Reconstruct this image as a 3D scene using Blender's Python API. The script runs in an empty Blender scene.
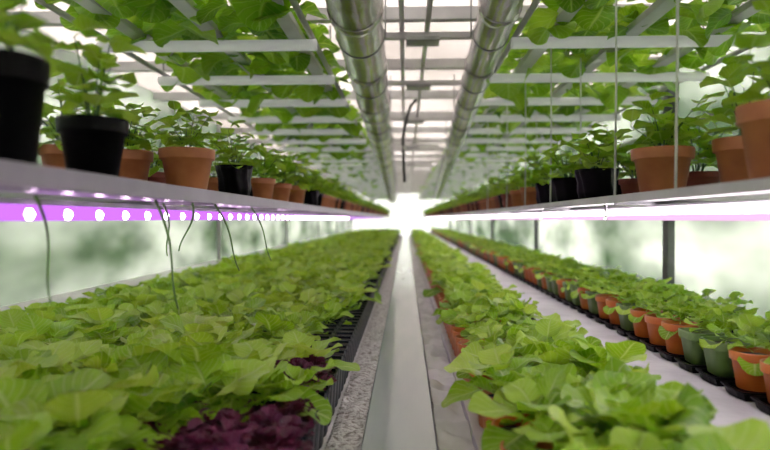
import bpy, math, random
import numpy as np
from mathutils import Vector, Matrix, Euler
R = np.random.default_rng(11)
random.seed(5)
C = 0.60          # camera height; floor z=0
YE = 22.0         # end of the greenhouse
XL, XR = -1.95, 1.55
ZR = C + 0.98
scene = bpy.context.scene
try:
    scene.view_settings.view_transform = 'Standard'
    scene.view_settings.exposure = 2.85
    scene.view_settings.gamma = 1.22
except Exception:
    pass

# ---------------------------------------------------------------- materials
def newmat(name):
    m = bpy.data.materials.new(name); m.use_nodes = True
    nt = m.node_tree; nt.nodes.clear()
    out = nt.nodes.new('ShaderNodeOutputMaterial')
    return m, nt, out
def N(nt, t, **kw):
    n = nt.nodes.new(t)
    for k, v in kw.items(): setattr(n, k, v)
    return n
def math_(nt, op, a, b=None, clamp=False):
    n = nt.nodes.new('ShaderNodeMath'); n.operation = op; n.use_clamp = clamp
    for i, v in enumerate((a, b)):
        if v is None: continue
        if isinstance(v, (int, float)): n.inputs[i].default_value = v
        else: nt.links.new(v, n.inputs[i])
    return n.outputs[0]
def mixc(nt, fac, a, b, bt='MIX'):
    n = nt.nodes.new('ShaderNodeMix'); n.data_type = 'RGBA'; n.blend_type = bt
    for i, v in ((0, fac), (6, a), (7, b)):
        if isinstance(v, (int, float)): n.inputs[i].default_value = v
        elif isinstance(v, tuple): n.inputs[i].default_value = (*v, 1) if len(v) == 3 else v
        else: nt.links.new(v, n.inputs[i])
    return n.outputs[2]
def leafmat(name, dark, mid, light, vein, trans=0.4):
    m, nt, out = newmat(name); L = nt.links
    at = N(nt, 'ShaderNodeAttribute', attribute_name='Col')
    sep = N(nt, 'ShaderNodeSeparateColor'); L.new(at.outputs['Color'], sep.inputs[0])
    uv = N(nt, 'ShaderNodeUVMap'); su = N(nt, 'ShaderNodeSeparateXYZ'); L.new(uv.outputs[0], su.inputs[0])
    au = math_(nt, 'ABSOLUTE', math_(nt, 'SUBTRACT', su.outputs[0], 0.5))
    mid_r = math_(nt, 'SUBTRACT', 1.0, math_(nt, 'MULTIPLY', au, 18.0), True)
    w = math_(nt, 'SINE', math_(nt, 'MULTIPLY', math_(nt, 'SUBTRACT', su.outputs[1], math_(nt, 'MULTIPLY', au, 0.8)), 40.0))
    side = math_(nt, 'MULTIPLY', math_(nt, 'SUBTRACT', w, 0.75, True), 3.0, True)
    v = math_(nt, 'MAXIMUM', mid_r, math_(nt, 'MULTIPLY', side, 0.6))
    tc = N(nt, 'ShaderNodeTexCoord')
    no = N(nt, 'ShaderNodeTexNoise'); no.inputs['Scale'].default_value = 30; L.new(tc.outputs['Object'], no.inputs['Vector'])
    r = N(nt, 'ShaderNodeValToRGB')
    e = r.color_ramp.elements; e[0].position = 0.0; e[0].color = (*dark, 1); e[1].position = 1.0; e[1].color = (*light, 1)
    k = e.new(0.5); k.color = (*mid, 1)
    f = math_(nt, 'ADD', math_(nt, 'MULTIPLY', sep.outputs[0], 0.8), math_(nt, 'MULTIPLY', no.outputs[0], 0.3), True)
    L.new(f, r.inputs[0])
    col = mixc(nt, math_(nt, 'MULTIPLY', v, 0.7), r.outputs[0], vein)
    p = N(nt, 'ShaderNodeBsdfPrincipled'); L.new(col, p.inputs['Base Color']); p.inputs['Roughness'].default_value = 0.36
    p.inputs['Specular IOR Level'].default_value = 0.28
    b = N(nt, 'ShaderNodeBump'); b.inputs['Strength'].default_value = 0.7; b.inputs['Distance'].default_value = 0.006
    L.new(math_(nt, 'SUBTRACT', math_(nt, 'MULTIPLY', no.outputs[0], 0.8), v), b.inputs['Height']); L.new(b.outputs[0], p.inputs['Normal'])
    t = N(nt, 'ShaderNodeBsdfTranslucent')
    L.new(mixc(nt, 1.0, col, (1.2, 1.12, 0.6), 'MULTIPLY'), t.inputs[0])
    mx = N(nt, 'ShaderNodeMixShader'); mx.inputs[0].default_value = trans
    L.new(p.outputs[0], mx.inputs[1]); L.new(t.outputs[0], mx.inputs[2]); L.new(mx.outputs[0], out.inputs[0])
    return m
def plain(name, c1, c2=None, rough=0.5, metal=0.0, scale=20, bump=0.1, lo=0.35, hi=0.65, spec=0.5, stretch=None, dist=0.01, em=0.0):
    m, nt, out = newmat(name); L = nt.links
    tc = N(nt, 'ShaderNodeTexCoord'); mp = N(nt, 'ShaderNodeMapping')
    if stretch: mp.inputs['Scale'].default_value = stretch
    L.new(tc.outputs['Object'], mp.inputs[0])
    no = N(nt, 'ShaderNodeTexNoise'); no.inputs['Scale'].default_value = scale; no.inputs['Detail'].default_value = 6
    L.new(mp.outputs[0], no.inputs['Vector'])
    r = N(nt, 'ShaderNodeValToRGB'); e = r.color_ramp.elements
    e[0].position = lo; e[1].position = hi; e[0].color = (*c1, 1); e[1].color = (*(c2 or c1), 1)
    L.new(no.outputs[0], r.inputs[0])
    p = N(nt, 'ShaderNodeBsdfPrincipled'); L.new(r.outputs[0], p.inputs['Base Color'])
    p.inputs['Roughness'].default_value = rough; p.inputs['Metallic'].default_value = metal
    p.inputs['Specular IOR Level'].default_value = spec
    if em: p.inputs['Emission Color'].default_value = (1, .99, .97, 1); p.inputs['Emission Strength'].default_value = em
    b = N(nt, 'ShaderNodeBump'); b.inputs['Strength'].default_value = bump; b.inputs['Distance'].default_value = dist
    L.new(no.outputs[0], b.inputs['Height']); L.new(b.outputs[0], p.inputs['Normal'])
    L.new(p.outputs[0], out.inputs[0])
    return m
def emis(name, col, s):
    m, nt, out = newmat(name)
    e = N(nt, 'ShaderNodeEmission'); e.inputs[0].default_value = (*col, 1); e.inputs[1].default_value = s
    nt.links.new(e.outputs[0], out.inputs[0]); return m
def sheet(name, c1, c2, transp, scale=1.2, stretch=(1, 0.6, 1.5), dif=.25):
    m, nt, out = newmat(name); L = nt.links
    tc = N(nt, 'ShaderNodeTexCoord'); mp = N(nt, 'ShaderNodeMapping'); mp.inputs['Scale'].default_value = stretch
    L.new(tc.outputs['Object'], mp.inputs[0])
    no = N(nt, 'ShaderNodeTexNoise'); no.inputs['Scale'].default_value = scale; no.inputs['Detail'].default_value = 3
    L.new(mp.outputs[0], no.inputs['Vector'])
    r = N(nt, 'ShaderNodeValToRGB'); e = r.color_ramp.elements
    e[0].position = .36; e[1].position = .64; e[0].color = (*c1, 1); e[1].color = (*c2, 1); L.new(no.outputs[0], r.inputs[0])
    t = N(nt, 'ShaderNodeBsdfTranslucent'); L.new(r.outputs[0], t.inputs[0])
    d = N(nt, 'ShaderNodeBsdfDiffuse'); L.new(r.outputs[0], d.inputs[0])
    g = N(nt, 'ShaderNodeBsdfGlossy'); g.inputs['Roughness'].default_value = 0.10
    tr = N(nt, 'ShaderNodeBsdfTransparent'); L.new(r.outputs[0], tr.inputs[0])
    a = N(nt, 'ShaderNodeMixShader'); a.inputs[0].default_value = dif; L.new(t.outputs[0], a.inputs[1]); L.new(d.outputs[0], a.inputs[2])
    b = N(nt, 'ShaderNodeMixShader'); b.inputs[0].default_value = .15; L.new(a.outputs[0], b.inputs[1]); L.new(g.outputs[0], b.inputs[2])
    c = N(nt, 'ShaderNodeMixShader'); c.inputs[0].default_value = transp; L.new(b.outputs[0], c.inputs[1]); L.new(tr.outputs[0], c.inputs[2])
    L.new(c.outputs[0], out.inputs[0]); return m

M_leaf = leafmat('leaf_green', (.065, .20, .005), (.25, .50, .015), (.52, .75, .10), (.64, .80, .28), .42)
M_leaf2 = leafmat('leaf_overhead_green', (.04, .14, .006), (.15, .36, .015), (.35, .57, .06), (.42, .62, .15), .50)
M_purple = leafmat('leaf_purple', (.020, .002, .008), (.060, .005, .024), (.17, .025, .08), (.19, .04, .10), .15)
M_stem = plain('stem', (.030, .10, .005), (.055, .15, .012), .5)
M_terra = plain('terracotta', (.27, .068, .017), (.39, .115, .033), .65, scale=14, bump=.1)
M_orange = plain('orange_plastic', (.48, .088, .010), (.55, .135, .025), .45, scale=14, bump=.05)
M_brick = plain('brick_red_clay', (.15, .027, .014), (.195, .042, .022), .8, scale=14, bump=.1)
M_black = plain('black_plastic', (.0005, .0006, .0008), (.0012, .0014, .0016), .45, scale=40, bump=.15, spec=.06)
M_tray = plain('dark_tray_plastic', (.0015, .004, .006), (.006, .012, .016), .4, scale=40, bump=.1, spec=.15)
M_gpot = plain('green_pot_plastic', (.085, .16, .035), (.135, .22, .065), .5, scale=20, bump=.05)
M_soil = plain('potting_soil', (.004, .002, .001), (.018, .011, .006), .95, scale=120, bump=.8)
M_white = plain('white_painted_metal', (.34, .34, .35), (.43, .43, .44), .35, scale=8, bump=.03)
M_shelfL = plain('white_shelf_led_tint', (.165, .135, .20), (.215, .18, .25), .35, scale=8, bump=.03)  # white shelf, lilac spill of the purple LEDs put into its colour
M_tube = plain('white_pipe_added_glow', (.50, .50, .50), (.58, .58, .57), .35, scale=8, bump=.03, em=.02)  # rack cross pipes, faint glow added to brighten the beds below
M_liner = plain('white_plastic_liner', (.50, .50, .505), (.68, .68, .685), .4, scale=6, bump=.5, dist=.03)
M_gravel = plain('gravel_and_liner', (.22, .19, .175), (.56, .55, .54), .7, scale=60, bump=.9, lo=.36, hi=.52, dist=.015)
M_path = plain('wet_walkway', (.31, .36, .38), (.375, .42, .44), .16, scale=3, bump=.06, stretch=(3, .5, 1), spec=.5)
M_grass = plain('grass', (.10, .22, .06), (.2, .34, .1), .9, scale=3)
M_alu = plain('aluminium_duct', (.19, .165, .155), (.60, .57, .57), .24, 0.95, scale=6, bump=.5, stretch=(1, .5, 1), dist=.03)
M_steel = plain('galvanised_steel', (.13, .14, .14), (.22, .22, .22), .4, .6, scale=12)
M_grey = plain('grey_frame', (.040, .046, .048), (.060, .068, .068), .5, .2)
M_rubber = plain('black_rubber', (.001, .001, .001), (.003, .003, .003), .5)
M_cable = plain('white_cord', (.50, .50, .48), (.60, .60, .58), .6)
M_wall = sheet('polycarbonate_wall', (.052, .068, .050), (.225, .225, .22), .008, 1.5)
M_roof = sheet('polycarbonate_roof', (.130, .122, .114), (.175, .168, .16), .012, dif=.3)
M_end = sheet('polycarbonate_end', (.18, .18, .18), (.24, .24, .24), .02)
M_pled = emis('led_purple_strip', (.50, .11, .82), .20)
M_pink = emis('led_pink_strip', (.95, .50, .86), .16)
M_pdot = emis('led_pink_diode', (1.0, .62, 1.0), 5)
M_wled = emis('led_white_tube', (1.0, .84, .96), 3.5)
m, nt, out = newmat('water')
g = N(nt, 'ShaderNodeBsdfGlass'); g.inputs['IOR'].default_value = 1.33; nt.links.new(g.outputs[0], out.inputs[0]); M_water = m

# ---------------------------------------------------------------- geometry kit (V,F,UV,COL)
def geo(V, F, UV=None, col=None):
    V = np.asarray(V, float); F = np.asarray(F, int)
    if UV is None: UV = np.zeros((len(V), 2))
    if col is None: col = np.full(len(V), .5)
    return V, F, UV, col
def join(gs):
    V = []; F = []; U = []; K = []; o = 0
    for v, f, u, k in gs:
        V.append(v); F.append(f + o); U.append(u); K.append(k); o += len(v)
    return np.vstack(V), np.vstack(F), np.vstack(U), np.concatenate(K)
def xf(g, loc=(0, 0, 0), rz=0, s=1.0, tilt=0, taz=0, dc=0):
    V, F, U, K = g
    V = V * s
    if tilt:
        m = np.array(Matrix.Rotation(tilt, 3, Vector((math.cos(taz), math.sin(taz), 0))))
        V = V @ m.T
    c, sn = math.cos(rz), math.sin(rz)
    V = V @ np.array([[c, sn, 0], [-sn, c, 0], [0, 0, 1]]) + np.array(loc)
    return V, F, U, K + dc
def grid_faces(a, b, wrap=False):
    F = []
    for i in range(a - 1):
        for j in range(b if wrap else b - 1):
            j2 = (j + 1) % b
            F.append((i * b + j, (i + 1) * b + j, (i + 1) * b + j2, i * b + j2))
    return np.array(F)
def lathe(prof, seg=28, g=None):
    th = np.linspace(0, 2 * np.pi, seg, endpoint=False)
    V = []
    for r, z in prof:
        k = g(th, z) if g is not None else 1.0
        V.append(np.c_[r * k * np.cos(th), r * k * np.sin(th), np.full(seg, z)])
    F = grid_faces(len(prof), seg, True)[:, ::-1]
    return geo(np.vstack(V), F)
def box(x0, x1, y0, y1, z0, z1):
    V = [(x, y, z) for z in (z0, z1) for y in (y0, y1) for x in (x0, x1)]
    F = [(0, 2, 3, 1), (4, 5, 7, 6), (0, 1, 5, 4), (2, 6, 7, 3), (0, 4, 6, 2), (1, 3, 7, 5)]
    return geo(V, F)
def tube(pts, r, seg=8):
    pts = np.asarray(pts, float); n = len(pts)
    r = np.broadcast_to(r, n)
    T = np.gradient(pts, axis=0); T /= np.linalg.norm(T, axis=1)[:, None]
    up = np.array([0, 0, 1.]) if abs(T[0][2]) < .9 else np.array([1., 0, 0])
    V = []
    th = np.linspace(0, 2 * np.pi, seg, endpoint=False)
    P = [pts[0]] + list(pts) + [pts[-1]]; TT = [T[0]] + list(T) + [T[-1]]; RR = [1e-4] + list(r) + [1e-4]
    for p, t, rr in zip(P, TT, RR):
        a = np.cross(up, t); a /= np.linalg.norm(a) + 1e-9; b = np.cross(t, a)
        V.append(p + rr * (np.outer(np.cos(th), a) + np.outer(np.sin(th), b)))
    return geo(np.vstack(V), grid_faces(len(P), seg, True))
def build(name, parts, parent=None, smooth=True, loc=None, rot=None):
    mats = []; gs = []; mi = []
    for g, m in parts:
        if m not in mats: mats.append(m)
        gs.append(g); mi.append(np.full(len(g[1]), mats.index(m)))
    V, F, U, K = join(gs); mi = np.concatenate(mi)
    me = bpy.data.meshes.new(name)
    me.from_pydata(V.tolist(), [], F.tolist())
    for m in mats: me.materials.append(m)
    me.polygons.foreach_set('material_index', mi.astype(np.int32))
    me.polygons.foreach_set('use_smooth', np.full(len(F), smooth))
    uvl = me.uv_layers.new(name='UVMap'); uvl.data.foreach_set('uv', U[F.ravel()].astype(np.float32).ravel())
    ca = me.attributes.new('Col', 'FLOAT_COLOR', 'POINT')
    c4 = np.ones((len(V), 4), np.float32); c4[:, :3] = np.clip(K, 0, 1)[:, None]
    ca.data.foreach_set('color', c4.ravel())
    me.update()
    ob = bpy.data.objects.new(name, me); scene.collection.objects.link(ob)
    if parent: ob.parent = parent
    if loc is not None: ob.location = loc
    if rot is not None: ob.rotation_euler = rot
    return ob
def bevel(ob, w=.003):
    b = ob.modifiers.new('bevel', 'BEVEL'); b.width = w; b.segments = 2; b.limit_method = 'ANGLE'
    return ob
def empty(name, loc):
    e = bpy.data.objects.new(name, None); e.empty_display_size = .05; e.location = loc
    scene.collection.objects.link(e); return e

# ---------------------------------------------------------------- leaves and plants
def leaf(L, W, nu, nv, a0, bend, cup=.3, ruf=.06, pet=.3, seed=0):
    rr = np.random.default_rng(seed)
    npet = 2 if nu > 4 else 1; nb = nu - npet
    ub = (1 - np.cos(np.pi * np.linspace(0, 1, nb + 1))) / 2
    t = np.concatenate([np.linspace(0, pet, npet, endpoint=False), pet + (1 - pet) * ub])
    a = a0 - bend * t
    dt = np.diff(t, prepend=0)
    x = np.cumsum(np.cos(a) * dt) * L; z = np.cumsum(np.sin(a) * dt) * L
    u = np.clip((t - pet) / (1 - pet), 0, 1)
    w = 2 * np.sqrt(np.clip(u * (1 - u), 0, 1)) * (1.12 - .28 * u) * W / 2
    w = np.maximum(w, .02 * W)
    s = np.linspace(-1, 1, nv + 1)
    ph = rr.uniform(0, 6.28, 3); sw = rr.uniform(-.25, .25)
    T, S = np.meshgrid(np.arange(nu + 1), s, indexing='ij')
    wt = w[T]; tt = t[T]; aa = a[T]; uu = u[T]
    env = wt / (W / 2)
    off = env * (cup * np.abs(S) ** 2 * wt + ruf * W * S ** 2 * np.sin(uu * 8.5 + S * 1.2 + ph[0]) + .4 * ruf * W * np.sin(uu * 6 + ph[1] + S * 3))
    X = x[T] - np.sin(aa) * off
    X = X - env * .14 * W * S ** 2 * (1 - uu) ** 2 * np.cos(aa)
    Z = z[T] + np.cos(aa) * off
    Y = S * wt * (1 + .04 * np.sin(uu * 8 + ph[2])) + sw * L * tt ** 2 * .4
    V = np.stack([X, Y, Z], -1).reshape(-1, 3)
    UV = np.stack([S * .5 + .5, uu], -1).reshape(-1, 2)
    return geo(V, grid_faces(nu + 1, nv + 1), UV, np.full(len(V), rr.uniform(.2, .85)))
def rosette(n, L, W, nu, nv, seed, el=(1.35, .35), bend=(.5, 1.2), stem=.02, ruf=.06, pet=.35, cup=.3):
    rr = np.random.default_rng(seed); gs = []
    for i in range(n):
        k = i / max(1, n - 1)
        l = L * rr.uniform(.65, 1.2) * (.65 + .35 * k)
        g = leaf(l, W * l / L * rr.uniform(.85, 1.15), nu, nv, el[0] + (el[1] - el[0]) * k + rr.uniform(-.15, .15),
                 rr.uniform(*bend), cup, ruf, pet, seed * 77 + i)
        gs.append(xf(g, (0, 0, stem * (1 - k)), rz=i * 2.4 + rr.uniform(-.3, .3), dc=.12 * (1 - k) - .06))
    return join(gs)
def herb(seed, H=.2, ns=5, L=.06, W=.05, nu=6, nv=4, spread=.5, nl=6):
    rr = np.random.default_rng(seed); gs = []; st = []
    for i in range(ns):
        az = i * 2.4 + rr.uniform(-.4, .4); lean = rr.uniform(.1, spread); h = H * rr.uniform(.5, 1.05)
        tt = np.linspace(0, 1, 7)
        px = np.cos(az) * (.01 + lean * h * tt ** 1.5); py = np.sin(az) * (.01 + lean * h * tt ** 1.5); pz = h * tt * (1 - .15 * lean * tt)
        P = np.c_[px, py, pz]; st.append(tube(P, np.linspace(.0028, .0014, 7), 5))
        for j in range(nl):
            q = .2 + .8 * j / (nl - 1)
            p = [np.interp(q, tt, P[:, c]) for c in range(3)]
            l = L * rr.uniform(.7, 1.2)
            g = leaf(l, W * l / L, nu, nv, rr.uniform(.2, .9) + (.3 if j == nl - 1 else 0), rr.uniform(.5, 1.3), .3, .07, .22, seed * 31 + i * 9 + j)
            gs.append(xf(g, p, rz=az + j * 2.1 + rr.uniform(-.4, .4)))
    return join(gs), join(st)
LOD = {}
for lod, (nu, nv, n) in {'top': (13, 8, 9), 'hi': (10, 6, 9), 'md': (7, 4, 9), 'lo': (5, 2, 9)}.items():
    LOD[lod] = [rosette(n, .14, .112, nu, nv, 100 + i, el=(1.3, .5), bend=(.5, 1.5), stem=.03, pet=.38, ruf=.07 + .03 * (i % 3), cup=.15 + .1 * (i % 3)) for i in range(8)]
BIG = {}
for lod, (nu, nv, n) in {'top': (11, 6, 8), 'hi': (11, 6, 8), 'md': (7, 4, 8), 'lo': (5, 2, 6)}.items():
    BIG[lod] = [rosette(n, .19, .17, nu, nv, 300 + i, el=(1.0, .0), bend=(.3, 1.0), stem=.02, pet=.18, ruf=.10) for i in range(6)]
PUR = [rosette(14, .06, .055, 8, 6, 500 + i, el=(1.4, .3), bend=(.3, 1.0), ruf=.16, pet=.2, stem=.02) for i in range(5)]
HERB = [herb(700 + i, H=.17, ns=10, L=.08, W=.068, nl=5, spread=.9) for i in range(4)]
HERBLO = [herb(720 + i, H=.14, ns=6, L=.085, W=.075, nu=5, nv=2, nl=4, spread=.8) for i in range(4)]
TALL = [herb(740 + i, H=.24, ns=6, L=.085, W=.072, nl=5, spread=.45) for i in range(3)]
SEED = [rosette(9, .10, .082, 9, 6, 760 + i, el=(1.3, .2), bend=(.5, 1.4), stem=.05, pet=.4, ruf=.09) for i in range(5)]
SEEDLO = [rosette(8, .09, .075, 5, 2, 780 + i, el=(1.3, .3), bend=(.5, 1.3), stem=.05, pet=.4) for i in range(4)]
def lodof(y): return 'top' if y < 2.1 else ('hi' if y < 3.4 else ('md' if y < 7 else 'lo'))
def field(x0, x1, y0, y1, z, sp, lib, skip=None, smin=.8, smax=1.25, zj=.018, near=1.0):
    gs = []
    y = y0
    while y < y1:
        x = x0 + R.uniform(0, sp * .5)
        while x < x1:
            px, py = x + R.uniform(-.35, .35) * sp, y + R.uniform(-.35, .35) * sp
            if not (skip and skip(px, py)):
                L = lib[lodof(py)]
                nm = 1 + (near - 1) * max(0, min(1, (1.9 - py) / .8))
                gs.append(xf(L[R.integers(len(L))], (px, py, z + R.uniform(-zj, zj)), R.uniform(0, 6.28),
                             R.uniform(smin, smax) * nm, R.uniform(0, .4), R.uniform(0, 6.28), R.uniform(-.20, .27)))
            x += sp
        y += sp
    return join(gs)

# ---------------------------------------------------------------- shell
def panel(name, b, m): return build(name, [(box(*b), m)], smooth=False)
panel('ground', (-14, 14, -6, 44, -.20, -.10), M_grass)
panel('floor', (XL, XR, -1.2, YE, -.08, 0), M_gravel)
panel('wall_left', (XL - .02, XL, -1.2, YE, 0, ZR), M_wall)
panel('wall_right', (XR, XR + .02, -1.2, YE, 0, ZR), M_wall)
panel('wall_end', (XL - .02, XR + .02, YE, YE + .02, 0, ZR), M_end)
panel('wall_back', (XL - .02, XR + .02, -1.22, -1.2, 0, ZR), M_wall)
panel('ceiling', (XL - .02, XR + .02, -1.22, YE + .02, ZR, ZR + .02), M_roof)
fr = []
for k in range(0, 7):
    fr.append((box(XR - .047, XR - .003, 3.54 * k - .035, 3.54 * k + .035, 0, ZR), M_grey))
    if k < 6: fr.append((box(XL + .003, XL + .03, 2.6 + 3.54 * k - .025, 2.6 + 3.54 * k + .025, 0, ZR), M_white))
for x in (XL + .025, XR - .025):
    fr.append((box(x - .015, x + .015, -1.15, YE, C + .5, C + .53), M_white))
bevel(build('greenhouse_frame', fr, smooth=False))
rf = []
y = 1.0
while y < YE:
    rf.append((box(XL, XR, y - .025, y + .025, ZR - .06, ZR - .001), M_white)); y += 0.9
for x in (-.02, .10):
    rf.append((box(x - .012, x + .012, -1, YE, ZR - .085, ZR - .06), M_white))
bevel(build('ceiling_rafters', rf, smooth=False))

# ---------------------------------------------------------------- aisle
def wrinkle(x0, x1, y0, y1, z, amp, sx, sy, seed):
    rr = np.random.default_rng(seed)
    nx = max(2, int((x1 - x0) / sx)) + 1; ny = int((y1 - y0) / sy) + 1
    X, Y = np.meshgrid(np.linspace(x0, x1, nx), np.linspace(y0, y1, ny), indexing='ij')
    Z = np.zeros_like(X)
    for i in range(7):
        kx, ky = rr.uniform(-60, 60), rr.uniform(-35, 35)
        Z += np.abs(np.sin(kx * X + ky * Y + rr.uniform(0, 6))) ** 2 / 7
    Z = z + amp * Z
    return geo(np.stack([X, Y, Z], -1).reshape(-1, 3), grid_faces(nx, ny)[:, ::-1])
bevel(build('aisle_walkway', [(box(-.115, .082, -1.1, YE - .3, .0, .018), M_path)], smooth=False), .004)
build('gravel_strip', [(wrinkle(-.20, -.117, .3, YE - .3, .002, .03, .012, .02, 1), M_gravel)])
build('crumpled_liner', [(wrinkle(.084, .172, .3, YE - .3, .002, .05, .012, .02, 2), M_liner)])

# ---------------------------------------------------------------- left bed
build('bed_liner', [(wrinkle(-1.89, -.20, .3, YE - .3, .03, .012, .03, .06, 3), M_liner)])
bevel(build('bed_edge_board', [(box(-1.89, -1.60, .2, YE - .3, .15, .19), M_liner)], smooth=False))
sq = lambda th, z: 1 / (np.abs(np.cos(th)) ** 6 + np.abs(np.sin(th)) ** 6) ** (1 / 6)
def cell(w, h):
    r = w / 2
    return lathe([(.001, 0), (r * .78, 0), (r * .8, .004), (r * .95, h - .012), (r, h - .012), (r, h), (r * .9, h), (r * .86, h - .012), (.001, h - .013)], 16, sq)
cl = cell(.078, .12)
gs = []; soil = []
y = .5
while y < YE - .6:
    for x in ((-.235, -.315, -.395) if y < 4 else (-.235,)):
        gs.append(xf(cl, (x, y, .045)))
        soil.append(box(x - .034, x + .034, y - .034, y + .034, .14, .157))
    y += .08
build('seedling_trays', [(join(gs), M_tray), (join(soil), M_soil)], smooth=False)
bevel(build('growing_medium', [(box(-1.58, -.44, .35, YE - .4, .045, .145), M_soil)], smooth=False))
def front(x, y):
    return (y < 1.30 and x > -.50) or (1.5 < y < 1.74 and x > -.36)
build('lettuce_plants', [(field(-1.54, -.30, .55, YE - .5, .145, .12, LOD, front, near=1.35), M_leaf),
                         (join([xf(LOD['top'][i % 8], p, i * 1.3, .95) for i, p in enumerate([(-.33, 1.38, .16), (-.50, 1.24, .16), (-.27, 1.46, .16), (-.56, 1.06, .16), (-.40, 1.40, .16)])]), M_leaf)])
pg = []
for i in range(95):
    x, y = R.uniform(-.54, -.225), R.uniform(.88, 1.36)
    pg.append(xf(PUR[R.integers(5)], (x, y, .15), R.uniform(0, 6.3), R.uniform(.65, 1.0), R.uniform(0, .2), R.uniform(0, 6), R.uniform(-.2, .3)))
for i in range(18):
    x, y = R.uniform(-.34, -.225), R.uniform(1.5, 1.76)
    pg.append(xf(PUR[R.integers(5)], (x, y, .155), R.uniform(0, 6.3), R.uniform(.8, 1.1), R.uniform(0, .2), R.uniform(0, 6), R.uniform(-.2, .3)))
build('purple_lettuce_plants', [(join(pg), M_purple)])

# ---------------------------------------------------------------- right bed
bevel(build('bench_liner', [(box(.60, 1.48, .2, YE - .3, .02, .13), M_liner)], smooth=False))
def potprof(Rr, H, lip=True):
    b = Rr * .70
    return [(.001, 0), (b - .003, 0), (b, .003), (Rr * .9, H * .76), (Rr * .995, H * .765), (Rr, H * .78), (Rr * 1.02, H - .004), (Rr * 1.01, H), (Rr * .93, H),
            (Rr * .90, H * .80), (Rr * .80, H * .5)]
def soildisc(Rr, H): return lathe([(Rr * .87, H * .86), (Rr * .5, H * .89), (.001, H * .9)], 20)
def potgeo(Rr, H, kind='round'):
    if kind == 'square': return lathe([(r * .93, z) for r, z in potprof(Rr, H)], 28, sq)
    if kind == 'crinkle':
        s = R.uniform(0, 6)
        g = lambda th, z: 1 + .05 * np.sin(th * 9 + s + z * 30) + .03 * np.sin(th * 17 + z * 70 + s)
        return lathe([(.001, 0), (Rr * .8, 0), (Rr * .92, H * .3), (Rr * .9, H * .6), (Rr, H * .85), (Rr * 1.02, H), (Rr * .95, H), (Rr * .9, H * .8)], 56, g)
    return lathe(potprof(Rr, H), 32)
pp = []; ss = []; y = .55
while y < YE - .6:
    pp.append((xf(potgeo(.055, .125), (.235, y, .045)), M_orange)); ss.append(xf(soildisc(.055, .125), (.235, y, .045)))
    if y < 5:
        pp.append((xf(potgeo(.055, .125), (.36, y + .02, .045)), M_orange)); ss.append(xf(soildisc(.055, .125), (.36, y + .02, .045)))
    y += .118
build('orange_pot_row', pp + [(join(ss), M_soil)])
bevel(build('pot_bench', [(box(.175, .595, .3, YE - .4, 0.0, .044), M_liner)], smooth=False))
bevel(build('growing_medium', [(box(.43, .585, .35, YE - .4, .045, .15), M_soil)], smooth=False))
build('lettuce_plants', [(field(.25, .55, .55, YE - .5, .158, .11, LOD, None, .75, 1.1, near=1.3), M_leaf)])

# ---------------------------------------------------------------- generic potted plant
def potted(name, x, y, z, Rr, H, mat, kind='round', plant=None, ps=1.0, lm=None, rz=None):
    e = empty(name, (x, y, z))
    build('pot', [(potgeo(Rr, H, kind), mat)], e)
    build('soil', [(soildisc(Rr, H), M_soil)], e)
    rz = R.uniform(0, 6.3) if rz is None else rz
    if plant is not None and len(plant) == 2:
        lf, st = plant
        build('foliage', [(xf(lf, (0, 0, H * .88), rz, ps, dc=.15), lm or M_leaf), (xf(st, (0, 0, H * .88), rz, ps), M_stem)], e)
    elif plant is not None:
        build('foliage', [(xf(plant, (0, 0, H * .88), rz, ps), lm or M_leaf)], e)
    return e
y = 1.05; i = 0
cols = [M_orange, M_orange, M_gpot, M_orange, M_gpot, M_orange, M_orange, M_gpot]
seq = {0: M_orange, 1: M_orange, 2: M_orange, 3: M_orange, 4: M_orange, 5: M_gpot, 6: M_gpot, 7: M_orange, 8: M_orange, 9: M_orange, 10: M_gpot, 11: M_orange, 12: M_orange, 13: M_gpot}
tr = []
while y < 5.2:
    m = seq.get(i, cols[R.integers(8)])
    potted('potted_seedling', .92, y, .152, .057, .10, m, 'square' if m is M_gpot else 'round', SEED[i % 5], ps=R.uniform(.85, 1.1))
    tr.append(xf(lathe([(.001, 0), (.052, 0), (.058, .02), (.064, .022), (.064, .026), (.05, .024), (.048, .006), (.001, .005)], 16, sq), (.92, y, .13)))
    y += .142; i += 1
rowp = []; rowf = []
while y < YE - .6:
    m = cols[R.integers(8)]
    rowp.append((xf(potgeo(.057, .10), (.92, y, .152)), m)); rowf.append(xf(SEEDLO[R.integers(4)], (.92, y, .24), R.uniform(0, 6), R.uniform(.9, 1.3), dc=R.uniform(-.1, .2)))
    tr.append(xf(lathe([(.001, 0), (.055, 0), (.064, .022), (.064, .026), (.05, .024)], 8, sq), (.92, y, .13)))
    y += .142
build('seedling_pot_row', rowp + [(join(rowf), M_leaf)])
build('drip_tray_row', [(join(tr), M_black)], smooth=False)
bevel(build('growing_medium', [(box(1.02, 1.42, .4, YE - .4, .131, .20), M_soil)], smooth=False))
build('seedling_plants', [(field(1.04, 1.40, .6, YE - .5, .20, .11, LOD, None, .55, .8), M_leaf)])

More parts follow.
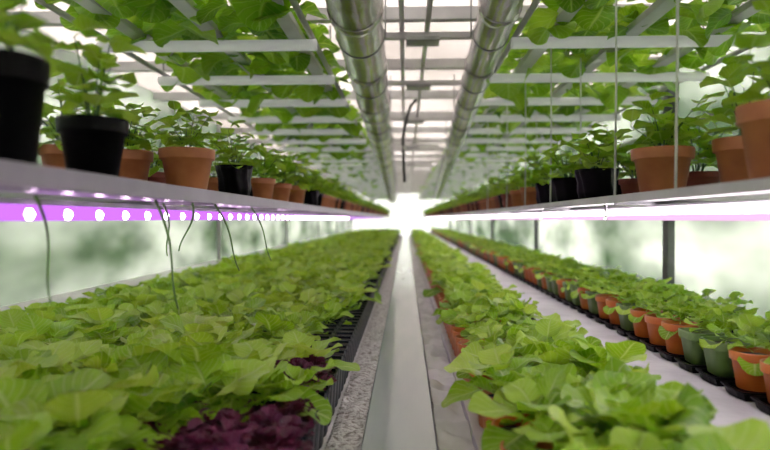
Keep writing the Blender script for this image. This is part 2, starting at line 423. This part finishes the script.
# ---------------------------------------------------------------- shelves
def shelf(x0, x1, zt, zb, sgn, mm):
    e = empty('plant_shelf', (0, 0, 0))
    bevel(build('board', [(box(x0, x1, .2, YE - .5, zb + .006, zt - .001), mm)], e, False), .003)
    xi = x1 if sgn < 0 else x0
    bevel(build('front_lip', [(box(xi - .006, xi + .006, .2, YE - .5, zb, zt + .004), mm)], e, False), .002)
    br = []
    y = .9
    while y < YE - .6:
        br.append((box(x0 + .02, x1 - .02, y - .012, y + .012, zb - .004, zb + .006), M_steel)); y += .9
    build('brackets', br, e, False)
    return e
SL = C + .078; SR = C + .064
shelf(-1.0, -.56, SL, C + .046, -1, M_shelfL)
shelf(.60, 1.02, SR, C + .046, 1, M_white)
ar = []
for k in range(0, 6):
    y = 3.54 * (k + 1)
    ar.append((box(XL + .035, -1.003, 2.6 + 3.54 * k - .02, 2.6 + 3.54 * k + .02, C + .050, C + .07), M_white))
    ar.append((box(1.023, XR - .05, y - .02, y + .02, C + .045, C + .062), M_white))
build('shelf_support_arms', ar, smooth=False)
e = empty('grow_light_bar', (0, 0, 0))
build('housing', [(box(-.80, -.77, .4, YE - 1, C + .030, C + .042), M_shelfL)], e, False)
build('strip', [(box(-.80, -.77, .4, YE - 1, C - .004, C + .030), M_pled)], e, False)
build('diodes', [(join([xf(lathe([(.001, -.014), (.011, -.011), (.016, 0), (.011, .010), (.001, .013)], 12), (-.775, y, C + .010)) for y in np.arange(.5, 8, .14)]), M_pdot)], e)
e = empty('grow_light_bar', (0, 0, 0))
build('housing', [(box(.735, .785, .4, YE - 1, C + .036, C + .042), M_white)], e, False)
build('strip', [(box(.757, .780, .4, YE - 1, C - .004, C + .036), M_pink)], e, False)
build('tube', [(tube([(.746, y, C + .022) for y in np.linspace(.45, YE - 1, 8)], .009, 12), M_wled)], e)

# ---------------------------------------------------------------- pots on shelves
def dpx(px, x): return abs(x) * 600 / abs(px - 406)
Lp = [
    (-4, -.62, .062, .17, M_black, 'round', TALL[0], .8),
    (88, -.64, .067, .125, M_black, 'round', TALL[1], .9),
    (185, -.64, .078, .125, M_terra, 'round', HERB[0], .72),
    (233, -.64, .064, .12, M_black, 'crinkle', HERB[1], .85),
    (262, -.63, .055, .10, M_terra, 'round', HERB[2], .9),
    (280, -.63, .055, .10, M_terra, 'round', HERB[3], .95),
    (295, -.63, .062, .11, M_terra, 'round', HERB[0], 1.0),
    (309, -.63, .062, .11, M_black, 'crinkle', HERB[1], 1.0)]
for px, x, r, h, m, k, p, s in Lp:
    potted('potted_herb', x, dpx(px, x), SL, r, h, m, k, p, ps=s)
for px, x, r, h, m in [(60, -.84, .06, .10, M_terra), (122, -.82, .075, .12, M_terra), (150, -.86, .05, .08, M_brick), (212, -.84, .06, .10, M_terra), (246, -.84, .06, .1, M_black), (262, -.84, .06, .1, M_terra)]:
    potted('potted_herb', x, dpx(px, x), SL, r, h, m, 'round', HERB[R.integers(4)], ps=.85)
Rp = [
    (776, .69, .078, .145, M_terra, 'round', TALL[0], .9),
    (658, .69, .078, .125, M_terra, 'round', HERB[2], .88),
    (594, .69, .072, .115, M_black, 'crinkle', HERB[3], .95),
    (566, .69, .066, .11, M_black, 'crinkle', HERB[0], .95),
    (548, .69, .064, .11, M_black, 'crinkle', HERB[1], .95),
    (530, .69, .060, .11, M_terra, 'round', HERB[2], .95),
    (519, .69, .060, .11, M_terra, 'round', HERB[3], .95)]
for px, x, r, h, m, k, p, s in Rp:
    potted('potted_herb', x, dpx(px, x), SR, r, h, m, k, p, ps=s)
for px, x, r, h, m in [(738, .86, .074, .14, M_terra), (692, .84, .064, .07, M_brick), (632, .88, .06, .09, M_brick), (612, .88, .06, .1, M_black), (575, .9, .06, .1, M_terra)]:
    potted('potted_herb', x, dpx(px, x), SR, r, h, m, 'round', TALL[1] if px == 738 else HERB[R.integers(4)], ps=.95)
for nm, xs, z0, y0 in (('potted_herb_row', (-.63, -.80), SL, 4.15), ('potted_herb_row', (.68, .86), SR, 3.95)):
    pr = []; fo = []; st = []
    for x in xs:
        y = y0
        while y < YE - .8:
            m = [M_terra, M_black, M_terra, M_brick, M_black][R.integers(5)]
            pr.append((xf(potgeo(.058, .10), (x, y, z0)), m)); pr.append((xf(soildisc(.058, .10), (x, y, z0)), M_soil))
            lf, s2 = HERBLO[R.integers(4)]; a = R.uniform(0, 6); sc = R.uniform(.7, 1.05); d = R.uniform(-.1, .25)
            fo.append(xf(lf, (x, y, z0 + .088), a, sc, dc=d)); st.append(xf(s2, (x, y, z0 + .088), a, sc))
            y += R.uniform(.14, .19)
    build(nm, pr + [(join(fo), M_leaf), (join(st), M_stem)])

# ---------------------------------------------------------------- overhead racks
ZK = C + .70
def rack(x0, x1):
    e = empty('overhead_rack', (0, 0, 0))
    b = []
    y = 1.21
    while y < YE - .6:
        b.append((tube([(x0, y, ZK), (x0 + .01, y, ZK), (x1 - .01, y, ZK), (x1, y, ZK)], .023, 12), M_tube))
        y += .6
    build('cross_pipes', b, e)
    build('rails', [(tube([(x, .3, ZK + .035), (x, 10, ZK + .035), (x, YE - .5, ZK + .035)], .012, 8), M_white) for x in (x0 + .02, x1 - .02)], e)
    g2 = []
    for x in np.arange(x0 + .16, x1 - .05, .32):
        g2.append((box(x - .03, x + .03, .5, YE - .6, ZK + .034, ZK + .062), M_white))
    bevel(build('gutters', g2, e, False), .004)
    h = []
    for y in np.arange(1.21, YE - .6, 1.8):
        for x in (x0 + .02, x1 - .02):
            h.append((tube([(x, y, ZK), (x, y, ZR - .01)], .005, 6), M_steel))
    build('hangers', h, e)
rack(-1.25, -.36); rack(.42, 1.48)
def ofield(xs, y0, y1, z, sp):
    gs = []
    for x in xs:
        y = y0
        while y < y1:
            L = BIG[lodof(y)]
            gs.append(xf(L[R.integers(6)], (x + R.uniform(-.03, .03), y, z), R.uniform(0, 6.28), R.uniform(.75, 1.05), R.uniform(0, .3), R.uniform(0, 6.28), R.uniform(-.15, .2)))
            y += sp * R.uniform(.8, 1.2)
    return join(gs)
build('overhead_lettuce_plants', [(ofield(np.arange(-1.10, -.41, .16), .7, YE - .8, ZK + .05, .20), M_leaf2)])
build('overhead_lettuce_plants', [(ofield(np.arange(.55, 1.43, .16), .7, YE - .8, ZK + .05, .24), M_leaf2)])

# ---------------------------------------------------------------- ducts
def duct(p0, p1, r):
    e = empty('ventilation_duct', (0, 0, 0))
    p0 = np.array(p0); p1 = np.array(p1); n = 30
    build('pipe', [(tube([p0 + (p1 - p0) * k / n for k in range(n + 1)], r, 32), M_alu)], e)
    L = np.linalg.norm(p1 - p0); d = (p1 - p0) / L
    c = []; s = 1.0
    while s < L:
        q = p0 + d * s
        c.append((tube([q - d * .025, q - d * .022, q + d * .022, q + d * .025], [r, r + .006, r + .006, r], 32), M_alu))
        c.append((tube([q + d * .3 - d * .004, q + d * .3 + d * .004], r + .003, 32), M_steel))
        s += .75
    build('couplings', c, e)
    h = []
    for s in np.arange(.6, L, 1.5):
        q = p0 + d * s
        for a in (-1, 1):
            h.append((tube([q + np.array([a * (r + .004), 0, 0]), [q[0] + a * (r + .004), q[1], ZR - .02]], .004, 6), M_steel))
    build('hanger_rods', h, e)
def lin(a, b, y):
    t = (y - a[1]) / (b[1] - a[1]); return tuple(a[i] + (b[i] - a[i]) * t for i in range(3))
a, b = (-.18, 2.05, C + .76), (-.30, 12, C + .56)
duct(lin(a, b, .4), lin(a, b, 15), .096)
a, b = (.33, 2.05, C + .76), (.66, 12, C + .56)
duct(lin(a, b, .4), lin(a, b, 14), .072)
ct = []
for y in (2.9, 3.9, 5.3, 7.2, 9.6):
    ct.append((box(-.34, .40, y - .02, y + .02, C + .865, C + .895), M_white))
    ct.append((box(.0, .16, y - .06, y + .06, C + .845, C + .864), M_steel))
bevel(build('duct_cross_ties', ct, smooth=False))
t = np.linspace(0, 1, 14)
build('black_hose', [(tube(np.c_[.08 - .12 * np.clip(t * 2, 0, 1) ** .5 + .03 * t, np.full(14, 4.5), C + .895 - .62 * t], .012, 8), M_rubber)])
for px, x in [(549, .62), (612, .62), (578, .80), (506, .62), (671, .64), (535, .9), (497, .7), (524, .62), (487, .62)]:
    y = dpx(px, x)
    build('hanging_cord', [(tube([(x, y, SR + .001), (x + .003, y, C + .4), (x, y, ZR - .061)], .0032, 6), M_cable)])
for px, x, l, k in [(152, -.58, .25, .07), (190, -.58, .13, -.02), (213, -.58, .20, .09), (250, -.58, .20, .09), (28, -.7, .2, .05), (160, -.7, .15, .03)]:
    y = dpx(px, x); t = np.linspace(0, 1, 12)
    build('trailing_tendril', [(tube(np.c_[x + k * t + 0.010 * np.sin(t * 5), y - .02 * t, C + .044 - l * t], np.linspace(.0036, .0018, 12), 6), M_stem)])
for px in (603, 540):
    x = .64; y = dpx(px, x); e = empty('drip_nozzle', (x, y, C + .046))
    build('stem', [(lathe([(.001, -.03), (.002, -.03), (.004, -.012), (.006, 0)], 10), M_steel)], e)
    build('droplet', [(lathe([(.001, -.052), (.004, -.049), (.006, -.043), (.004, -.036), (.001, -.029)], 12), M_water)], e)

# ---------------------------------------------------------------- light
w = bpy.data.worlds.new('sky'); scene.world = w; w.use_nodes = True
bg = w.node_tree.nodes['Background']; bg.inputs[0].default_value = (1.0, .93, .96, 1); bg.inputs[1].default_value = 9.0
sd = bpy.data.lights.new('sun', 'SUN'); sd.energy = 40; sd.angle = math.radians(20); sd.color = (1, .94, .90)
so = bpy.data.objects.new('sun', sd); so.rotation_euler = (math.radians(-28), math.radians(12), 0); scene.collection.objects.link(so)

cd = bpy.data.cameras.new('camera'); cd.sensor_width = 36; cd.lens = 600 / 770 * 36
cd.dof.use_dof = True; cd.dof.focus_distance = 1.9; cd.dof.aperture_fstop = 1.7; cd.clip_start = .02
co = bpy.data.objects.new('camera', cd); co.location = (0, 0, C)
co.rotation_euler = (math.radians(90 - .57), 0, math.radians(2.0)); scene.collection.objects.link(co)
scene.camera = co
